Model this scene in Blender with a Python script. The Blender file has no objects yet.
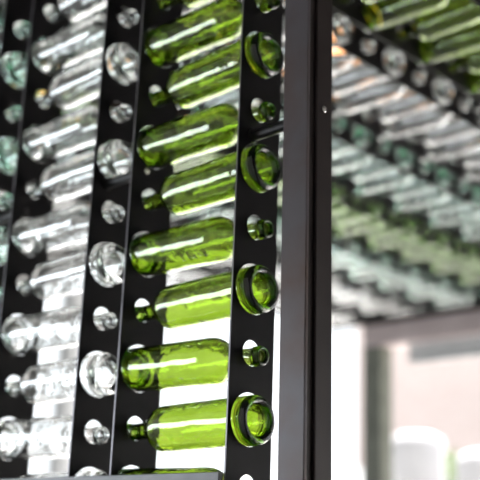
import bpy, bmesh, math, random
from mathutils import Vector, Matrix

S = bpy.context.scene
COL = S.collection
random.seed(4)

# ------------------------------------------------------------------ camera
F_PX = 1026.48
TILT, ROLL, YAW = 0.29337, 0.0373, 0.76864
cam_d = bpy.data.cameras.new('camera')
cam = bpy.data.objects.new('camera', cam_d)
COL.objects.link(cam)
fwd = Vector((-math.sin(YAW) * math.cos(TILT), math.cos(YAW) * math.cos(TILT), math.sin(TILT)))
rgt = Vector((math.cos(YAW), math.sin(YAW), 0))
up = rgt.cross(fwd)
R_ = rgt * math.cos(ROLL) + up * math.sin(ROLL)
U_ = up * math.cos(ROLL) - rgt * math.sin(ROLL)
M = Matrix((R_, U_, -fwd)).transposed().to_4x4()
M.translation = Vector((1.0573, -1.0765, -0.1867))
cam.matrix_world = M
cam_d.sensor_width = 36.0
cam_d.lens = F_PX / 480 * 36.0
cam_d.clip_start = 0.02
cam_d.clip_end = 200
cam_d.dof.use_dof = True
cam_d.dof.focus_distance = 1.47
cam_d.dof.aperture_fstop = 3.0
S.camera = cam

# ------------------------------------------------------------------ world, daylight, exposure
W = bpy.data.worlds.new('overcast_sky')
S.world = W
W.use_nodes = True
bg = W.node_tree.nodes['Background']
bg.inputs['Color'].default_value = (0.93, 0.97, 1.0, 1)
bg.inputs['Strength'].default_value = 1.75

sun_d = bpy.data.lights.new('sun', 'SUN')
sun_d.energy = 29.0
sun_d.angle = math.radians(2)
sun_d.color = (1.0, 0.97, 0.95)
sun = bpy.data.objects.new('sun', sun_d)
COL.objects.link(sun)
sun.rotation_euler = Vector((0.15, -0.37, -0.92)).to_track_quat('-Z', 'Y').to_euler()

# area light added behind the camera to make the streaks on the bottles
streak_d = bpy.data.lights.new('streak_light', 'AREA')
streak_d.shape = 'RECTANGLE'
streak_d.size = 3.75
streak_d.size_y = 0.66
streak_d.energy = 66
streak_d.color = (0.86, 0.94, 1.0)
streak = bpy.data.objects.new('streak_light', streak_d)
COL.objects.link(streak)
streak.location = (-3.125, -1.56, 0.17)
streak.rotation_euler = Vector((0, 1, 0)).to_track_quat('-Z', 'Y').to_euler()

vs = S.view_settings
vs.view_transform = 'Standard'
vs.look = 'None'
vs.gamma = 1.0
vs.use_curve_mapping = False
vs.exposure = 0.0
cy = S.cycles
cy.use_denoising = True
cy.max_bounces = 28
cy.transmission_bounces = 26
cy.glossy_bounces = 6
cy.diffuse_bounces = 4
cy.transparent_max_bounces = 16
cy.volume_bounces = 0
cy.sample_clamp_indirect = 12.0
cy.caustics_refractive = True
cy.caustics_reflective = True


# ------------------------------------------------------------------ materials
def new_mat(name):
    m = bpy.data.materials.new(name)
    m.use_nodes = True
    nt = m.node_tree
    return m, nt, nt.nodes['Principled BSDF'], nt.nodes['Material Output']


def noise_mat(name, c1, c2, scale=8, rough=0.6, metallic=0.0, bump=0.0, detail=6, rough2=None, lo=0.35, hi=0.65):
    m, nt, p, out = new_mat(name)
    tc = nt.nodes.new('ShaderNodeTexCoord')
    n = nt.nodes.new('ShaderNodeTexNoise')
    n.inputs['Scale'].default_value = scale
    n.inputs['Detail'].default_value = detail
    nt.links.new(tc.outputs['Object'], n.inputs['Vector'])
    r = nt.nodes.new('ShaderNodeValToRGB')
    r.color_ramp.elements[0].position = lo
    r.color_ramp.elements[1].position = hi
    r.color_ramp.elements[0].color = (*c1, 1)
    r.color_ramp.elements[1].color = (*c2, 1)
    nt.links.new(n.outputs['Fac'], r.inputs['Fac'])
    nt.links.new(r.outputs['Color'], p.inputs['Base Color'])
    p.inputs['Metallic'].default_value = metallic
    p.inputs['Roughness'].default_value = rough
    if rough2 is not None:
        mr = nt.nodes.new('ShaderNodeMapRange')
        mr.inputs['To Min'].default_value = rough
        mr.inputs['To Max'].default_value = rough2
        nt.links.new(n.outputs['Fac'], mr.inputs['Value'])
        nt.links.new(mr.outputs['Result'], p.inputs['Roughness'])
    if bump:
        b = nt.nodes.new('ShaderNodeBump')
        b.inputs['Strength'].default_value = bump
        b.inputs['Distance'].default_value = 0.002
        nt.links.new(n.outputs['Fac'], b.inputs['Height'])
        nt.links.new(b.outputs['Normal'], p.inputs['Normal'])
    return m


def glass_mat(name, absorb, density, wav=0.12):
    m = bpy.data.materials.new(name)
    m.use_nodes = True
    nt = m.node_tree
    for n in list(nt.nodes):
        nt.nodes.remove(n)
    out = nt.nodes.new('ShaderNodeOutputMaterial')
    g = nt.nodes.new('ShaderNodeBsdfGlass')
    g.inputs['IOR'].default_value = 1.75
    g.inputs['Roughness'].default_value = 0.0
    g.inputs['Color'].default_value = (1, 1, 1, 1)
    v = nt.nodes.new('ShaderNodeVolumeAbsorption')
    v.inputs['Color'].default_value = (*absorb, 1)
    v.inputs['Density'].default_value = density
    tc = nt.nodes.new('ShaderNodeTexCoord')
    oi = nt.nodes.new('ShaderNodeObjectInfo')
    add = nt.nodes.new('ShaderNodeVectorMath')
    add.operation = 'ADD'
    mul = nt.nodes.new('ShaderNodeMath')
    mul.operation = 'MULTIPLY'
    mul.inputs[1].default_value = 7.0
    nt.links.new(oi.outputs['Random'], mul.inputs[0])
    nt.links.new(tc.outputs['Object'], add.inputs[0])
    nt.links.new(mul.outputs[0], add.inputs[1])
    n = nt.nodes.new('ShaderNodeTexNoise')
    n.inputs['Scale'].default_value = 26
    n.inputs['Detail'].default_value = 1.75
    nt.links.new(add.outputs[0], n.inputs['Vector'])
    b = nt.nodes.new('ShaderNodeBump')
    b.inputs['Strength'].default_value = wav
    b.inputs['Distance'].default_value = 0.01
    nt.links.new(n.outputs['Fac'], b.inputs['Height'])
    nt.links.new(b.outputs['Normal'], g.inputs['Normal'])
    nt.links.new(g.outputs[0], out.inputs['Surface'])
    nt.links.new(v.outputs[0], out.inputs['Volume'])
    return m


GREEN = glass_mat('green_bottle_glass', (0.66, 0.78, 0.0), 430, 0.2)
CLEAR = glass_mat('clear_bottle_glass', (0.6, 0.72, 0.66), 14)
AQUA = glass_mat('pale_aqua_bottle_glass', (0.25, 0.75, 0.55), 38)
LIME = glass_mat('pale_green_bottle_glass', (0.55, 0.75, 0.25), 170, 0.18)
STEEL = noise_mat('black_steel_plate', (0.006, 0.0055, 0.006), (0.011, 0.010, 0.0105), 14, 0.45, 0.0, 0.05)
EDGE = noise_mat('lit_steel_edge', (0.16, 0.15, 0.165), (0.24, 0.23, 0.25), 20, 0.4, 0.5)  # lighter steel, paints the light caught by the plates' front edges
STEEL.node_tree.nodes['Principled BSDF'].inputs['Specular IOR Level'].default_value = 0.16
RAIL = noise_mat('grey_steel_rail', (0.08, 0.081, 0.087), (0.11, 0.11, 0.115), 20, 0.4, 0.3, 0.05)
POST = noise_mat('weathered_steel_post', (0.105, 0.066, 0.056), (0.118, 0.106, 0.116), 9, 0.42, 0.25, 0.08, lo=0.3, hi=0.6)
POST_SHADE = noise_mat('shaded_rusty_steel', (0.017, 0.009, 0.008), (0.026, 0.017, 0.016), 9, 0.5, 0.2, 0.08)  # rusty post steel, darkened to paint the shade behind the lit front bar
BOLT = noise_mat('bright_bolt_steel', (0.6, 0.58, 0.55), (0.75, 0.73, 0.7), 30, 0.25, 1.0)
ROD = noise_mat('dark_rod_steel', (0.02, 0.02, 0.021), (0.035, 0.034, 0.035), 20, 0.3, 0.4)
CONC = noise_mat('concrete_floor', (0.3, 0.29, 0.28), (0.38, 0.37, 0.36), 3, 0.7)
PLAST = noise_mat('grey_plaster', (0.4, 0.4, 0.39), (0.46, 0.46, 0.45), 5, 0.85)
ROOF = noise_mat('roof_boards', (0.05, 0.049, 0.048), (0.075, 0.073, 0.07), 4, 0.85)
BEAM = noise_mat('pinkish_grey_painted_beam', (0.42, 0.34, 0.33), (0.5, 0.42, 0.41), 5, 0.6)
FRAME = noise_mat('grey_green_painted_frame', (0.10, 0.105, 0.08), (0.14, 0.145, 0.115), 6, 0.55)
TRANS = noise_mat('pale_grey_transom', (0.4, 0.41, 0.41), (0.5, 0.5, 0.5), 5, 0.6)
PAVE = noise_mat('pale_paving', (0.6, 0.59, 0.57), (0.7, 0.69, 0.67), 1.5, 0.8)
ASPH = noise_mat('grey_asphalt', (0.06, 0.06, 0.06), (0.1, 0.1, 0.1), 3, 0.85)
WHITE = noise_mat('white_painted_surface', (0.8, 0.8, 0.8), (0.86, 0.86, 0.86), 4, 0.5)
TANKW = noise_mat("white_tank_paint", (0.5, 0.49, 0.5), (0.56, 0.55, 0.56), 4, 0.5)
LEAF = noise_mat('green_leaves', (0.10, 0.17, 0.05), (0.2, 0.28, 0.09), 10, 0.6)
BARK = noise_mat('brown_bark', (0.12, 0.08, 0.05), (0.18, 0.12, 0.08), 10, 0.8)
WOODBLK = noise_mat('black_lamp_socket', (0.02, 0.02, 0.02), (0.04, 0.04, 0.04), 10, 0.5)
DARKPANE = noise_mat('grey_window_pane', (0.25, 0.28, 0.3), (0.35, 0.38, 0.4), 2, 0.1)


def brick_mat():
    m, nt, p, out = new_mat('pale_pink_brick')
    tc = nt.nodes.new('ShaderNodeTexCoord')
    mp = nt.nodes.new('ShaderNodeMapping')
    mp.inputs['Rotation'].default_value = (math.radians(90), 0, 0)
    b = nt.nodes.new('ShaderNodeTexBrick')
    b.inputs['Scale'].default_value = 3.2
    b.inputs['Color1'].default_value = (0.5, 0.4, 0.37, 1)
    b.inputs['Color2'].default_value = (0.55, 0.46, 0.43, 1)
    b.inputs['Mortar'].default_value = (0.6, 0.55, 0.53, 1)
    b.inputs['Mortar Size'].default_value = 0.02
    nt.links.new(tc.outputs['Object'], mp.inputs['Vector'])
    nt.links.new(mp.outputs['Vector'], b.inputs['Vector'])
    nt.links.new(b.outputs['Color'], p.inputs['Base Color'])
    p.inputs['Roughness'].default_value = 0.85
    return m


BRICK = brick_mat()


def glow_mat(name, col, strength):
    m, nt, p, out = new_mat(name)
    p.inputs['Base Color'].default_value = (*col, 1)
    p.inputs['Emission Color'].default_value = (*col, 1)
    p.inputs['Emission Strength'].default_value = strength
    return m


GLOW = glow_mat('warm_bulb_glow', (1.0, 0.47, 0.2), 4.0)


# ------------------------------------------------------------------ helpers
def obj(name, bm, mat, parent=None, smooth=False, loc=None):
    me = bpy.data.meshes.new(name)
    bmesh.ops.recalc_face_normals(bm, faces=bm.faces)
    bm.to_mesh(me)
    bm.free()
    me.materials.append(mat)
    if smooth:
        for p in me.polygons:
            p.use_smooth = True
    o = bpy.data.objects.new(name, me)
    COL.objects.link(o)
    if parent is not None:
        o.parent = parent
    if loc is not None:
        o.location = loc
    return o


def empty(name, loc, label, cat, group=None):
    o = bpy.data.objects.new(name, None)
    o.empty_display_size = 0.1
    COL.objects.link(o)
    o.location = loc
    return tag(o, label, cat, group)


def tag(o, label, cat, group=None):
    o['label'] = label
    o['category'] = cat
    if group:
        o['group'] = group
    return o


def struct(name, bm, mat):
    o = obj(name, bm, mat)
    o['kind'] = 'structure'
    return o


def box(bm, x0, x1, y0, y1, z0, z1, bevel=0.0):
    r = bmesh.ops.create_cube(bm, size=1)
    for v in r['verts']:
        v.co = Vector(((x0 + x1) / 2 + v.co.x * (x1 - x0), (y0 + y1) / 2 + v.co.y * (y1 - y0), (z0 + z1) / 2 + v.co.z * (z1 - z0)))
    if bevel:
        es = list({e for v in r['verts'] for e in v.link_edges})
        bmesh.ops.bevel(bm, geom=es, offset=bevel, segments=2, profile=0.5, affect='EDGES')
    return bm


def nbox(*a, bevel=0.0):
    return box(bmesh.new(), *a, bevel=bevel)


def lathe(bm, prof, axis='X', seg=48, closed=False, origin=(0, 0, 0)):
    """prof: list of (along, radius)"""
    ox, oy, oz = origin

    def pt(a, r, t):
        c, s = r * math.cos(t), r * math.sin(t)
        if axis == 'X':
            return (ox + a, oy + c, oz + s)
        if axis == 'Y':
            return (ox + s, oy + a, oz + c)
        return (ox + c, oy + s, oz + a)
    rings = []
    for a, r in prof:
        if r < 1e-7:
            rings.append([bm.verts.new(pt(a, 0, 0))])
        else:
            rings.append([bm.verts.new(pt(a, r, 2 * math.pi * i / seg)) for i in range(seg)])
    for A, B in zip(rings[:-1], rings[1:]):
        for i in range(seg):
            j = (i + 1) % seg
            if len(A) == 1:
                bm.faces.new((A[0], B[i], B[j]))
            elif len(B) == 1:
                bm.faces.new((A[i], B[0], A[j]))
            else:
                bm.faces.new((A[i], B[i], B[j], A[j]))
    return bm


# ------------------------------------------------------------------ room shell
FLOOR_Z = -1.75
struct('floor', nbox(-9.0, 3.6, -1.75, 3.7, FLOOR_Z - 0.15, FLOOR_Z), CONC)
struct('ceiling', nbox(-9.0, 3.6, -1.75, 3.7, 1.75, 1.9), ROOF)
wb = bmesh.new()                                   # unseen back wall, its strip opening added for the streak light
box(wb, -9.0, -5.0, -1.75, -1.6, FLOOR_Z, 1.75)
box(wb, -1.25, 3.6, -1.75, -1.6, FLOOR_Z, 1.75)
box(wb, -5.0, -1.25, -1.75, -1.6, FLOOR_Z, -0.17)
box(wb, -5.0, -1.25, -1.75, -1.6, 0.51, 1.75)
struct('wall_back', wb, PLAST)
struct('wall_right', nbox(3.45, 3.6, -1.6, 3.7, FLOOR_Z, 1.75), PLAST)

HEAD_Y = 3.42
struct('trim_1', nbox(-2.318, 3.45, HEAD_Y, HEAD_Y + 0.14, 0.905, 1.03), BEAM)           # header beam
struct('trim_2', nbox(-2.318, 3.45, HEAD_Y + 0.02, HEAD_Y + 0.12, 1.03, 1.75), PLAST)   # wall over the beam
struct('trim_3', nbox(-2.05, 3.45, HEAD_Y + 0.05, HEAD_Y + 0.08, 0.80, 0.905), TRANS)  # transom panel
struct('trim_4', nbox(-9.0, 3.45, HEAD_Y, HEAD_Y + 0.14, FLOOR_Z, FLOOR_Z + 0.1), PLAST)      # sill
wf = bmesh.new()
box(wf, -2.318, -2.195, HEAD_Y, HEAD_Y + 0.10, FLOOR_Z + 0.1, 0.905)
struct('window_1', wf, FRAME)
wf = bmesh.new()
box(wf, -5.12, -4.98, HEAD_Y, HEAD_Y + 0.12, FLOOR_Z + 0.1, 1.75)
struct('window_2', wf, TRANS)

# ------------------------------------------------------------------ bottle rack
PITCH = 0.1
PW = 0.0965
YH = 0.0470
XA = 0.003          # the outermost plate sits a touch further out
MOD = 0.3636
GAP = 0.254
TH = 0.003
CP = 0.11468
CY0 = 0.7098 - 5 * CP
CZ = 1.05
N_CEIL = 23
R_BASE, R_NECK = 0.0403, 0.0202


def cell(bm, a0, a1, b0, b1, ca, cb, r, mp):
    """a rectangular piece of plate with one round hole; mp maps (a, b, t) to xyz; t is 0 or 1 for the two faces"""
    n = 10
    rect = []
    for i in range(n):
        rect.append((a0 + (a1 - a0) * i / n, b0))
    for i in range(n):
        rect.append((a1, b0 + (b1 - b0) * i / n))
    for i in range(n):
        rect.append((a1 - (a1 - a0) * i / n, b1))
    for i in range(n):
        rect.append((a0, b1 - (b1 - b0) * i / n))
    fs = []
    for t in (0, 1):
        ro, ri = [], []
        for (a, b) in rect:
            ro.append(bm.verts.new(mp(a, b, t)))
            th = math.atan2(b - cb, a - ca)
            ri.append(bm.verts.new(mp(ca + r * math.cos(th), cb + r * math.sin(th), t)))
        fs.append((ro, ri))
        N = len(rect)
        for i in range(N):
            j = (i + 1) % N
            bm.faces.new((ro[i], ro[j], ri[j], ri[i]))
    N = len(rect)
    for i in range(N):
        j = (i + 1) % N
        bm.faces.new((fs[0][1][i], fs[0][1][j], fs[1][1][j], fs[1][1][i]))
        bm.faces.new((fs[0][0][i], fs[0][0][j], fs[1][0][j], fs[1][0][i]))


def merge_cells(bm):
    bmesh.ops.remove_doubles(bm, verts=bm.verts, dist=1e-5)
    # drop the walls between neighbouring cells (each appears twice)
    seen = {}
    for f in bm.faces:
        k = frozenset(v.index for v in f.verts)
        seen.setdefault(k, []).append(f)
    kill = [f for l in seen.values() if len(l) > 1 for f in l]
    bmesh.ops.delete(bm, geom=kill, context='FACES_ONLY')


def is_base(m, side, k):
    """True where a bottle base goes through this plate; side 0 = right plate, 1 = left plate of module m"""
    return ((k + m + side) % 2) == 0


def plate(m, side, rack, wall=True, ceil=True):
    x = -MOD * m - (GAP if side else 0.0) + (XA if m == 0 and side == 0 else 0.0)
    t0, t1 = x - TH / 2, x + TH / 2
    bm = bmesh.new()
    if wall:
        mp = lambda a, b, t: (t1 if t else t0, a, b)
        for k in range(-2, 10):
            z = k * PITCH
            cell(bm, 0, PW, z - PITCH / 2, z + PITCH / 2, YH, z, R_BASE if is_base(m, side, k) else R_NECK, mp)
    if ceil:
        mp = lambda a, b, t: (t1 if t else t0, a, b)
        for k in range(0, N_CEIL + 5):
            y = CY0 + k * CP
            y0 = y - CP / 2 if k else PW
            cell(bm, y0, y + CP / 2, CZ - 0.0475, CZ + 0.0475, y, CZ, R_BASE if is_base(m, side, k) else R_NECK, mp)
    bm.verts.index_update()
    merge_cells(bm)
    if wall:
        box(bm, t0, t1, 0, PW, FLOOR_Z, -2.5 * PITCH)
        box(bm, t0, t1, 0, PW, 9.5 * PITCH, CZ + 0.0475)
    o = obj('rack_plate', bm, STEEL, rack)
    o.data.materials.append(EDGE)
    for p in o.data.polygons:             # front edge of the sheet, its bright lit line put into the colour
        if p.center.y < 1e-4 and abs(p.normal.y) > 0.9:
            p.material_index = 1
    return o


rack = empty('bottle_rack', (0, 0, FLOOR_Z), 'black steel bottle rack of perforated plates up the wall and overhead, beside the tall post', 'rack')
rack.location = (0, 0, 0)
N_WALL, N_MOD = 3, 7
for m in range(N_MOD):
    for side in (0, 1):
        plate(m, side, rack, wall=m < N_WALL)
# end fascia of the overhead part
CE = CY0 + (N_CEIL + 4.5) * CP
obj('end_bar', nbox(-MOD * (N_MOD - 1) - GAP - 0.02, 0.02, CE + 0.0005, CE + 0.03, CZ - 0.05, CZ + 0.05), STEEL, rack)
# bottom rail in front of the plates
obj('bottom_rail', nbox(-MOD * 2 - GAP - 0.02, XA - 0.002, -0.010, -0.0005, -0.128, -0.080, bevel=0.001), RAIL, rack)
# spacer rods between the plates and to the post
ROD_Z, ROD_Y = 0.45, 0.033


def rod(x0, x1, z, y=ROD_Y):
    bm = bmesh.new()
    r = 0.0090
    lathe(bm, [(x0, 0), (x0, r), (x1, r), (x1, 0)], 'X', 20)
    lathe(bm, [(x0, r), (x0, 0.0112), (x0 + 0.006, 0.0112), (x0 + 0.006, r)], 'X', 20)
    return obj('spacer_rod', bm, ROD, rack)


def rod_at(x0, x1, z, y=ROD_Y):
    o = rod(0, x1 - x0, 0)
    o.location = (x0, y, z)
    return o


rod_at(XA + TH / 2, 0.1032, ROD_Z)
for m in range(N_WALL):
    bb = bmesh.new()
    lathe(bb, [(0, 0), (0, 0.006), (0.002, 0.006), (0.004, 0.0045), (0.0045, 0)], 'X', 16)
    b_ = obj('bolt', bb, ROD if m else BOLT, rack)
    b_.location = (-MOD * m - GAP + TH / 2, ROD_Y, ROD_Z)
for m in range(2):
    rod_at(-MOD * (m + 1) + TH / 2, -MOD * m - GAP - TH / 2, ROD_Z)

# ------------------------------------------------------------------ steel post
post = empty('steel_post', (0, 0, 0), 'tall dark weathered steel post in the foreground right of the green bottles', 'post')
PX0, PX1 = 0.105, 0.152
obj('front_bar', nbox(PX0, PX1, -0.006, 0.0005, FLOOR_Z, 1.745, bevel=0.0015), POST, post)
obj('web', nbox(PX0 + 0.004, PX1 - 0.005, 0.0005, 0.0165, FLOOR_Z, 1.745), POST_SHADE, post)
obj('rear_channel', nbox(PX0, PX1, 0.0165, 0.054, FLOOR_Z, 1.745, bevel=0.002), POST_SHADE, post)
bb = bmesh.new()
lathe(bb, [(0, 0), (0, 0.0055), (0.002, 0.0055), (0.0035, 0.004), (0.004, 0)], 'X', 16, origin=(PX1, 0.032, 0.454))
obj('bolt', bb, BOLT, post)
post.matrix_world = Matrix.Translation((0, 0, 0.3)) @ Matrix.Rotation(-0.0105, 4, 'Y') @ Matrix.Translation((0, 0, -0.3))

# ------------------------------------------------------------------ bottles
def bottle_mesh(name, mat):
    prof = [(0.028, 0.0), (0.027, 0.006), (0.023, 0.012), (0.016, 0.0175), (0.008, 0.0220), (0.003, 0.0248), (0.0006, 0.0272),
            (0.0, 0.0300), (0.0006, 0.0332), (0.0022, 0.0354), (0.0055, 0.0370), (0.010, 0.0375), (0.05, 0.0375), (0.10, 0.0375), (0.15, 0.0375), (0.196, 0.0375),
            (0.204, 0.0370), (0.211, 0.0355), (0.2175, 0.0325), (0.223, 0.0280), (0.2275, 0.0230), (0.232, 0.0185), (0.237, 0.0160), (0.245, 0.0146), (0.26, 0.0139),
            (0.2885, 0.0134), (0.2895, 0.0140), (0.2903, 0.0152), (0.2975, 0.0154), (0.2985, 0.0148), (0.3035, 0.0146), (0.3050, 0.0135),
            (0.3055, 0.0120), (0.3050, 0.0102), (0.3030, 0.0094), (0.28, 0.0096), (0.250, 0.0104), (0.238, 0.0122), (0.231, 0.0150), (0.2265, 0.0190),
            (0.2215, 0.0245), (0.2165, 0.0288), (0.2105, 0.0318), (0.204, 0.0332), (0.196, 0.0338), (0.15, 0.0339), (0.10, 0.0339), (0.05, 0.0339), (0.022, 0.0336),
            (0.0145, 0.0322), (0.0115, 0.0295), (0.0125, 0.0265), (0.0195, 0.0205), (0.0285, 0.0130), (0.033, 0.006), (0.034, 0.0)]
    bm = bmesh.new()
    lathe(bm, prof, 'X', 56)
    o = obj(name, bm, mat, smooth=True)
    return o


PROTO = {}
USED = set()
for key, mat in (('green', GREEN), ('clear', CLEAR), ('aqua', AQUA), ('pale green', LIME)):
    PROTO[key] = bottle_mesh('wine_bottle', mat)

KIND = ['green', 'clear', 'aqua', 'pale green', 'aqua', 'clear', 'clear']
SAG = 0.0155


def bottle(kind, m, z, y, k, where):
    src = PROTO[kind]
    if kind in USED:
        o = src.copy()
        COL.objects.link(o)
    else:
        o = src
        USED.add(kind)
    xr = -MOD * m
    jit = random.uniform(-0.0015, 0.0015)
    spin = random.uniform(0, 6.28)
    if is_base(m, 0, k):                 # base comes out of the right plate, neck points left
        x = xr + 0.0255 + jit
        o.matrix_world = Matrix.Translation((x, y, z - 0.0017)) @ Matrix.Rotation(math.pi, 4, 'Z') @ Matrix.Rotation(SAG, 4, 'Y') @ Matrix.Rotation(spin, 4, 'X')
    else:
        x = xr - GAP - 0.0255 + jit + (0.004 if m == 0 else 0.0)
        o.matrix_world = Matrix.Translation((x, y, z - 0.0017)) @ Matrix.Rotation(SAG, 4, 'Y') @ Matrix.Rotation(spin, 4, 'X')
    return o


ORD = ['', 'first', 'second', 'third', 'fourth', 'fifth', 'sixth', 'seventh', 'eighth', 'ninth', 'tenth', 'eleventh', 'twelfth',
       'thirteenth', 'fourteenth', 'fifteenth', 'sixteenth', 'seventeenth', 'eighteenth', 'nineteenth', 'twentieth',
       'twenty-first', 'twenty-second', 'twenty-third', 'twenty-fourth']


def wall_label(m, k):
    end = 'base' if is_base(m, 0, k) else 'neck'
    if m == 0:
        if k == -1:
            return 'lowest green wine bottle, mostly hidden behind the grey bottom rail'
        return 'green wine bottle, %s toward the post, %s up from the grey bottom rail' % (end, ORD[k + 1])
    if m == 1:
        if k == -1:
            return 'lowest clear wine bottle of the middle column, mostly hidden behind the grey bottom rail'
        return 'clear wine bottle of the middle column, %s pointing right, %s up from the grey rail' % (end, ORD[k + 1])
    return 'pale aqua wine bottle at the left edge, %s pointing right, %s down from top' % (end, ORD[10 - k])


WALL_GROUP = ['green bottles in the column beside the post', 'clear bottles in the middle wall column', 'aqua bottles in the left wall column']
for m, (ka, kb) in enumerate(((-1, 8), (-1, 9), (-1, 9))):
    for k in range(ka, kb + 1):
        o = bottle(KIND[m], m, k * PITCH, YH, k, 'w')
        tag(o, wall_label(m, k), 'bottle', WALL_GROUP[m])

ROW = ['front green overhead row', 'nearest clear overhead row', 'nearest aqua overhead row', 'pale green overhead row',
       'second aqua overhead row', 'second clear overhead row', 'farthest clear overhead row']
SPAN = ((3, 11), (1, 16), (0, 21), (2, 26), (3, 27), (5, 27), (7, 27))
for m, (ka, kb) in enumerate(SPAN):
    # the post splits each overhead row in the photo: count the bottles away from it on either side
    def side(k):
        d = Vector((-MOD * m - GAP / 2, CY0 + k * CP, CZ)) - M.translation
        return 240 + F_PX * d.dot(R_) / d.dot(fwd) > 318
    first = min(k for k in range(ka, kb + 2) if side(k) or k == kb + 1)
    for k in range(ka, kb + 1):
        o = bottle(KIND[m], m, CZ, CY0 + k * CP, k, 'c')
        n, where = (k - first + 1, 'right') if k >= first else (first - k, 'left')
        tag(o, '%s wine bottle in the %s, %s %s of the post' % (KIND[m], ROW[m], ORD[n], where), 'bottle', 'bottles in the ' + ROW[m])

# ------------------------------------------------------------------ warm bulbs over the overhead rack
def pendant(x, y, z, label):
    t = empty('pendant_lamp', (x, y, z), label, 'lamp', 'warm bulbs above the overhead rack')
    bm = bmesh.new()
    prof = [(0.0, 0.0), (0.003, 0.016), (0.012, 0.032), (0.03, 0.042), (0.048, 0.038), (0.066, 0.024), (0.078, 0.015), (0.085, 0.014), (0.085, 0.0)]
    lathe(bm, prof, 'Z', 24)
    obj('bulb', bm, GLOW, t, smooth=True)
    bm = bmesh.new()
    lathe(bm, [(0.083, 0), (0.083, 0.016), (0.125, 0.016), (0.135, 0.006), (0.135, 0)], 'Z', 20)
    obj('socket', bm, WOODBLK, t)
    bm = bmesh.new()
    lathe(bm, [(0.133, 0), (0.133, 0.003), (1.75 - z, 0.003), (1.75 - z, 0)], 'Z', 8)
    obj('cord', bm, WOODBLK, t)
    return t


pendant(-0.60, 1.0, 1.19, 'warm glowing bulb above the overhead rack, the one nearest the right of the tall post')
pendant(-0.86, 0.90, 1.19, 'warm glowing bulb above the overhead rack, glimpsed in the gap left of the tall post')
pendant(-1.02, 0.66, 1.19, 'warm glowing bulb above the overhead rack, behind the top of the green bottle column')
pendant(-1.58, 0.70, 1.19, 'warm glowing bulb above the overhead rack, behind the clear bottles at upper left')

# ------------------------------------------------------------------ outside
struct('trim_5', nbox(-30, 30, 3.7, 9, FLOOR_Z - 0.35, FLOOR_Z - 0.15), PAVE)       # pale terrace
struct('trim_6', nbox(-80, 60, 9, 90, FLOOR_Z - 0.35, FLOOR_Z - 0.17), ASPH)      # road

bld = empty('brick_building', (0, 0, 0), 'pale pink brick building across the way, seen through the far window', 'building')
obj('wall', nbox(-11.95, 6, 16, 24, FLOOR_Z - 0.15, 9), BRICK, bld)
obj('parapet', nbox(-12.1, 6.2, 15.9, 24.1, 9, 9.3), TRANS, bld)
for i, (x0, z0) in enumerate(((-7.6, 3.6), (-4.2, 3.6), (-7.6, -0.2))):
    obj('window', nbox(x0, x0 + 1.3, 15.94, 16.02, z0, z0 + 1.7), DARKPANE, bld)
tag(obj('garden_wall', nbox(-40, 8, 11.5, 11.8, FLOOR_Z - 0.15, 1.05), WHITE), 'low white wall running along in front of the brick building', 'wall')


def tank(x, y, r, ztop, label):
    bm = bmesh.new()
    z0 = FLOOR_Z - 0.15
    lathe(bm, [(0, 0), (0, r), (ztop - z0 - 0.08, r), (ztop - z0 - 0.03, r - 0.02), (ztop - z0, r - 0.09), (ztop - z0 + 0.01, 0)], 'Z', 40)
    o = obj('storage_tank', bm, TANKW, smooth=False)
    o.location = (x, y, z0)
    for p in o.data.polygons:
        p.use_smooth = True
    tag(o, label, 'tank', 'white tanks outside')


tank(-3.272, 5.35, 0.205, 0.68, 'taller white cylindrical tank outside the far window')
tank(-2.72, 5.35, 0.2, 0.53, 'shorter white cylindrical tank at the right edge outside the far window')

sh = empty('shrub', (-3.86, 6.6, FLOOR_Z - 0.15), 'small green shrub showing between the two white tanks outside', 'plant')
bm = bmesh.new()
for i in range(260):
    d = Vector((random.gauss(0, 1), random.gauss(0, 1), random.gauss(0, 1))).normalized() * random.random() ** 0.4
    c = Vector((d.x * 0.22, d.y * 0.22, 2.30 + d.z * 0.32))
    a = Vector((random.gauss(0, 1), random.gauss(0, 1), random.gauss(0, 1))).normalized()
    b = a.orthogonal().normalized()
    l, w = 0.06, 0.022
    vs4 = [bm.verts.new(c + a * l), bm.verts.new(c + b * w), bm.verts.new(c - a * l), bm.verts.new(c - b * w)]
    bm.faces.new(vs4)
obj('foliage', bm, LEAF, sh)
bm = bmesh.new()
lathe(bm, [(0, 0), (0, 0.03), (1.2, 0.02), (2.3, 0.01), (2.3, 0)], 'Z', 10)
obj('stem', bm, BARK, sh)
